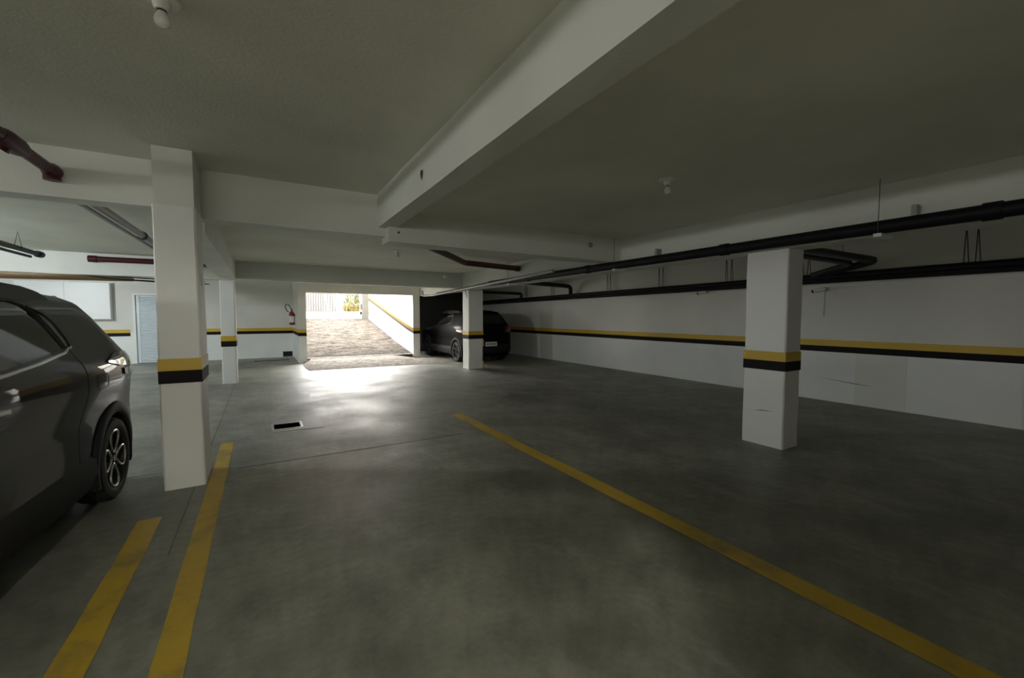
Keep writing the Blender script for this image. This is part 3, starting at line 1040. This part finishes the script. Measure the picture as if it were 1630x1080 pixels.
def make_car(name, label, loc, rz, paint_m, tail_m, lens_m, spoke_m):
    car = thing(name, label, 'car', loc, rz)
    # --- body shell: stacked rounded outlines with open wheel arches
    zs = [.2, .24, .28, .33, .38] + [.42 + .04 * k for k in range(19)] + [1.17, 1.2, 1.24, 1.28, 1.32, 1.36, 1.4, 1.44, 1.48, 1.51, 1.54, 1.56, 1.58, 1.6, 1.615, 1.63, 1.64, 1.648, 1.655]
    T = (1 - .9 ** NEXP) ** (1 / NEXP)
    nS, nR = 110, 14
    rows = []
    for z in zs:
        r, f = lerp(z, RZS, RYS), lerp(z, FZS, FYS)
        c, hh = (r + f) / 2, (r - f) / 2
        ss = [c + hh * T * (-1 + 2 * i / nS) for i in range(nS + 1)]
        row = [(cside(s, z), s, z) for s in ss]
        wv_ = cw(z)
        xsr = [.9 * wv_ * (1 - 2 * i / nR) for i in range(1, nR)]
        row += [(x, crear(x, z), z) for x in xsr]
        row += [(-cside(s, z), s, z) for s in reversed(ss)]
        row += [(-x, crear(x, z, True), z) for x in xsr]
        rows.append(row)
    full = MB().grid(rows, closed=True)
    keep = []
    for fc_ in full.f:
        cx = sum(full.v[i][0] for i in fc_) / 4
        cs = sum(full.v[i][1] for i in fc_) / 4
        cz = sum(full.v[i][2] for i in fc_) / 4
        if abs(cx) > .55 and min(math.hypot(cs - AX_R, cz - WR), math.hypot(cs - AX_F, cz - WR)) < .385:
            continue
        keep.append(fc_)
    body = MB()
    body.add(full.v, keep)
    n = len(rows[0])
    body.f.append(tuple((len(rows) - 1) * n + k for k in range(n)))   # roof crown
    body.m.append(0)
    body.build('body', paint_m, car, True, angle=50)
    MB().box(-.62, .62, -3.3, .6, .17, .24).build('underbody', PLASTIC, car)
    for ax in (AX_R, AX_F):
        for sg in (1, -1):
            # wheel well liner, arch cladding and wheel
            lin = MB()
            rr = []
            for k in range(25):
                a = math.radians(-15 + 210 * k / 24)
                rr.append([(sg * .50, ax + .385 * math.cos(a), WR + .385 * math.sin(a)), (sg * .86, ax + .385 * math.cos(a), WR + .385 * math.sin(a))])
            lin.grid(rr)
            lin.add([(sg * .5, ax + .39 * math.cos(k * .3), WR + .39 * math.sin(k * .3)) for k in range(21)], [tuple(range(21))])
            lin.build('wheel_well', M('wheel_well_black', (.006, .006, .006), .9), car)
            rr = []
            for k in range(33):
                a = math.radians(-22 + 224 * k / 32)
                row = []
                for rad, off in ((.355, -.05), (.36, .012), (.375, .022), (.435, .020), (.448, .010), (.45, -.02)):
                    s, z = ax + rad * math.cos(a), max(.2, WR + rad * math.sin(a))
                    row.append((sg * (cside(s, max(z, .3)) + off), s, z))
                rr.append(row)
            MB().grid(rr).build('arch_cladding', PLASTIC, car, True)
            wheel = bpy.data.objects.new('wheel', None)
            COL.objects.link(wheel)
            wheel.parent = car
            wheel.location = (sg * .765, ax, WR)
            wheel.rotation_euler = (0, 0, 0 if sg > 0 else math.pi)
            MB().lathe([(.225, -.10), (.262, -.105), (.305, -.10), (.322, -.07), (.325, 0), (.322, .07), (.305, .098), (.262, .106), (.236, .100), (.228, .09), (.225, -.10)], 'x', n=44).build('tyre', RUBBER, wheel, True)
            MB().lathe([(.0001, .035), (.20, .035), (.215, .06), (.232, .092), (.238, .094), (.238, -.06), (.0001, -.06)], 'x', n=40).build('rim', RIMBLACK, wheel, True)
            MB().lathe([(.0001, .088), (.028, .088), (.034, .08), (.034, .03)], 'x', n=20).build('hub_cap', RIMBLACK, wheel, True)
            for q in range(4):
                a0 = math.radians(45 + 90 * q + 38)
                loop = []
                for k in range(26):
                    u = 2 * math.pi * k / 26
                    rad = .132 + .088 * math.cos(u)
                    half = .072 * math.sin(u) * (1.0 + .55 * math.cos(u))
                    ca, sa = math.cos(a0), math.sin(a0)
                    yy, zz = rad * ca - half * sa, rad * sa + half * ca
                    loop.append((.076 + .012 * (rad / .22), yy, zz))
                MB().tube(loop, .0105, 8, closed=True).build('spoke', spoke_m, wheel, True)
    for sg in (1, -1):
        # glazing
        lo = [(-2.05, 1.14), (-1.30, 1.178), (-.62, 1.235)]
        hi = [(-2.05, 1.16), (-1.85, 1.30), (-1.45, 1.49), (-1.05, 1.535), (-.72, 1.535), (-.60, 1.50), (-.58, 1.40), (-.62, 1.27)]
        hi = [(-2.05, 1.16), (-1.85, 1.30), (-1.45, 1.49), (-1.05, 1.537), (-.78, 1.535), (-.70, 1.515), (-.66, 1.48), (-.63, 1.42), (-.615, 1.25)]
        lo[-1] = (-.615, 1.236)
        w1 = side_patch([(-2.05, 1.14), (-1.63, 1.161)], [(-2.05, 1.16), (-1.85, 1.30), (-1.63, 1.405)], sg, .004)
        w1.build('front_window', CARGLASS, car, True)
        side_patch([(-1.57, 1.164), (-1.30, 1.178), (-.615, 1.236)], [(-1.57, 1.432), (-1.45, 1.49), (-1.22, 1.525), (-1.05, 1.537), (-.78, 1.535), (-.70, 1.515), (-.66, 1.48), (-.63, 1.40), (-.615, 1.27)], sg, .004).build('rear_window', CARGLASS, car, True)
        side_tube([(-1.60, 1.165), (-1.60, 1.42)], sg, .02, -.005).build('window_pillar', PLASTIC, car, True)
        # black weather strip round the window, grey frame behind it, bright strip below
        side_tube([(-2.05, 1.15), (-1.85, 1.31), (-1.45, 1.50), (-1.05, 1.55), (-.76, 1.548), (-.66, 1.52), (-.60, 1.46), (-.575, 1.38), (-.565, 1.30), (-.575, 1.245)], sg, .013, .002).build('window_seal', PLASTIC, car, True)
        side_patch([(-.56, 1.25), (-.49, 1.255)], [(-.56, 1.47), (-.49, 1.43)], sg, .006, 4, 8).build('quarter_trim', M('gloss_grey_trim', (.10, .10, .10), .25), car, True)
        side_tube([(-.61, 1.51), (-.52, 1.47), (-.475, 1.40), (-.47, 1.30), (-.50, 1.245), (-.56, 1.225)], sg, .010, .004).build('window_seal', PLASTIC, car, True)
        side_tube([(-2.1, 1.125), (-1.35, 1.152), (-1.0, 1.176), (-.62, 1.213), (-.49, 1.245)], sg, .011, .003).build('window_strip', CHROME, car, True)
        # door seams, handles, sill cladding
        side_tube([(-2.12, 1.11), (-2.15, .8), (-2.1, .42)], sg, .004, -.002).build('door_seam', PLASTIC, car)
        side_tube([(-1.60, 1.14), (-1.62, .8), (-1.62, .42)], sg, .004, -.002).build('door_seam', PLASTIC, car)
        side_tube([(-.52, 1.22), (-.50, 1.05), (-.52, .92), (-.60, .72), (-.62, .5), (-.60, .42)], sg, .004, -.002).build('door_seam', PLASTIC, car)
        for s in (-1.73, -2.60):
            side_tube([(s, .985), (s + .05, .993), (s + .20, .995), (s + .25, .99)], sg, .014, .022).build('door_handle', CHROME, car, True)
        rr = []
        for k in range(30):
            s = -2.25 + (1.87) * k / 29
            rr.append([(sg * (cside(s, .46) + .0), s, .47), (sg * (cside(s, .42) + .02), s, .44), (sg * (cside(s, .32) + .022), s, .33), (sg * (cside(s, .3) - .0), s, .24), (sg * .75, s, .19)])
        MB().grid(rr).build('sill_cladding', PLASTIC, car, True)
        # tail lamp: upper smoked lens wrapping the corner, red lower lens, black fin
        side_patch([(-.12, 1.10), (.1, 1.055), (.52, 1.04)], [(-.12, 1.115), (.1, 1.16), (.52, 1.15)], sg, .010, 14, 5).build('tail_lamp', lens_m, car, True)
        side_patch([(.16, .98), (.60, .93)], [(.16, 1.03), (.60, 1.03)], sg, .012, 12, 4).build('tail_lamp', tail_m, car, True)
        rear_patch(sg * .56, sg * .82, .95, 1.13, .012, 8, 5).build('tail_lamp', tail_m, car, True)
        fz = MB()
        fz.hexa([(sg * .745, .30, 1.145), (sg * .83, .26, 1.14), (sg * .82, .42, 1.12), (sg * .74, .45, 1.12)],
                [(sg * .735, .31, 1.19), (sg * .80, .27, 1.185), (sg * .79, .43, 1.165), (sg * .73, .46, 1.165)])
        fz.build('lamp_fin', PLASTIC, car)
        # fuel flap seam and shoulder highlight crease
        side_tube([(-.36, 1.03), (-.20, 1.03), (-.17, 1.0), (-.19, .93), (-.33, .92), (-.38, .95), (-.36, 1.03)], sg, .003, -.001).build('fuel_flap_seam', PLASTIC, car)
        # roof rail
        rr = []
        for yy, zt in ((-1.80, 1.60), (-1.68, 1.64), (-1.2, 1.660), (-.7, 1.658), (-.45, 1.648), (-.30, 1.628), (-.2, 1.602), (-.14, 1.575)):
            rr.append([(sg * .605, yy, 1.555), (sg * .59, yy, zt - .012), (sg * .57, yy, zt), (sg * .545, yy, zt - .01), (sg * .53, yy, 1.58)])
        MB().grid(rr).build('roof_rail', PLASTIC, car, True)
        # mirror and head lamp
        mr = MB()
        mr.hexa([(sg * .86, -2.02, 1.10), (sg * 1.03, -2.0, 1.10), (sg * 1.03, -2.13, 1.11), (sg * .86, -2.15, 1.11)],
                [(sg * .86, -2.02, 1.24), (sg * 1.01, -2.0, 1.24), (sg * 1.01, -2.11, 1.22), (sg * .86, -2.13, 1.22)])
        mr.build('mirror', PLASTIC, car, bevel=.02)
        rear_patch(sg * .45, sg * .84, .74, .88, .01, 8, 4, True).build('head_lamp', CHROME, car, True)
    rear_patch(-.60, .60, 1.22, 1.52, .006).build('rear_glass', CARGLASS, car, True)
    rear_patch(-.64, .64, 1.14, 1.46, .006, front=True).build('windscreen', CARGLASS, car, True)
    rear_patch(-.84, .84, .3, .58, .014, 24, 5).build('rear_bumper', PLASTIC, car, True)
    rear_patch(-.6, .6, .3, .65, .012, 16, 5, True).build('grille', PLASTIC, car, True)
    sp_ = MB()
    sp_.hexa([(-.50, .24, 1.590), (.50, .24, 1.590), (.46, .40, 1.575), (-.46, .40, 1.575)], [(-.50, .2, 1.610), (.50, .2, 1.610), (.46, .40, 1.59), (-.46, .40, 1.59)])
    sp_.build('roof_spoiler', paint_m, car)
    pl = MB().box(-.2, .2, .80, .815, .52, .65)
    plo = pl.build('licence_plate', PLATE, car)
    for k in range(7):
        x = -.165 + k * .05
        MB().box(x, x + .03, .815, .818, .555, .615).build('character', INK, plo)
    return car


make_car('parked_car', 'dark grey compact SUV parked beside the near banded pillar', (-1.89, 4.48, 0), math.radians(-3), CARPAINT, LENSDK, LENSDK, ALLOY)
make_car('parked_car', 'black SUV parked in the dark bay behind the far pillar', (6.16, 12.45, 0), math.radians(180), CARBLACK, TAILRED, LENSBLK, RIMBLACK)
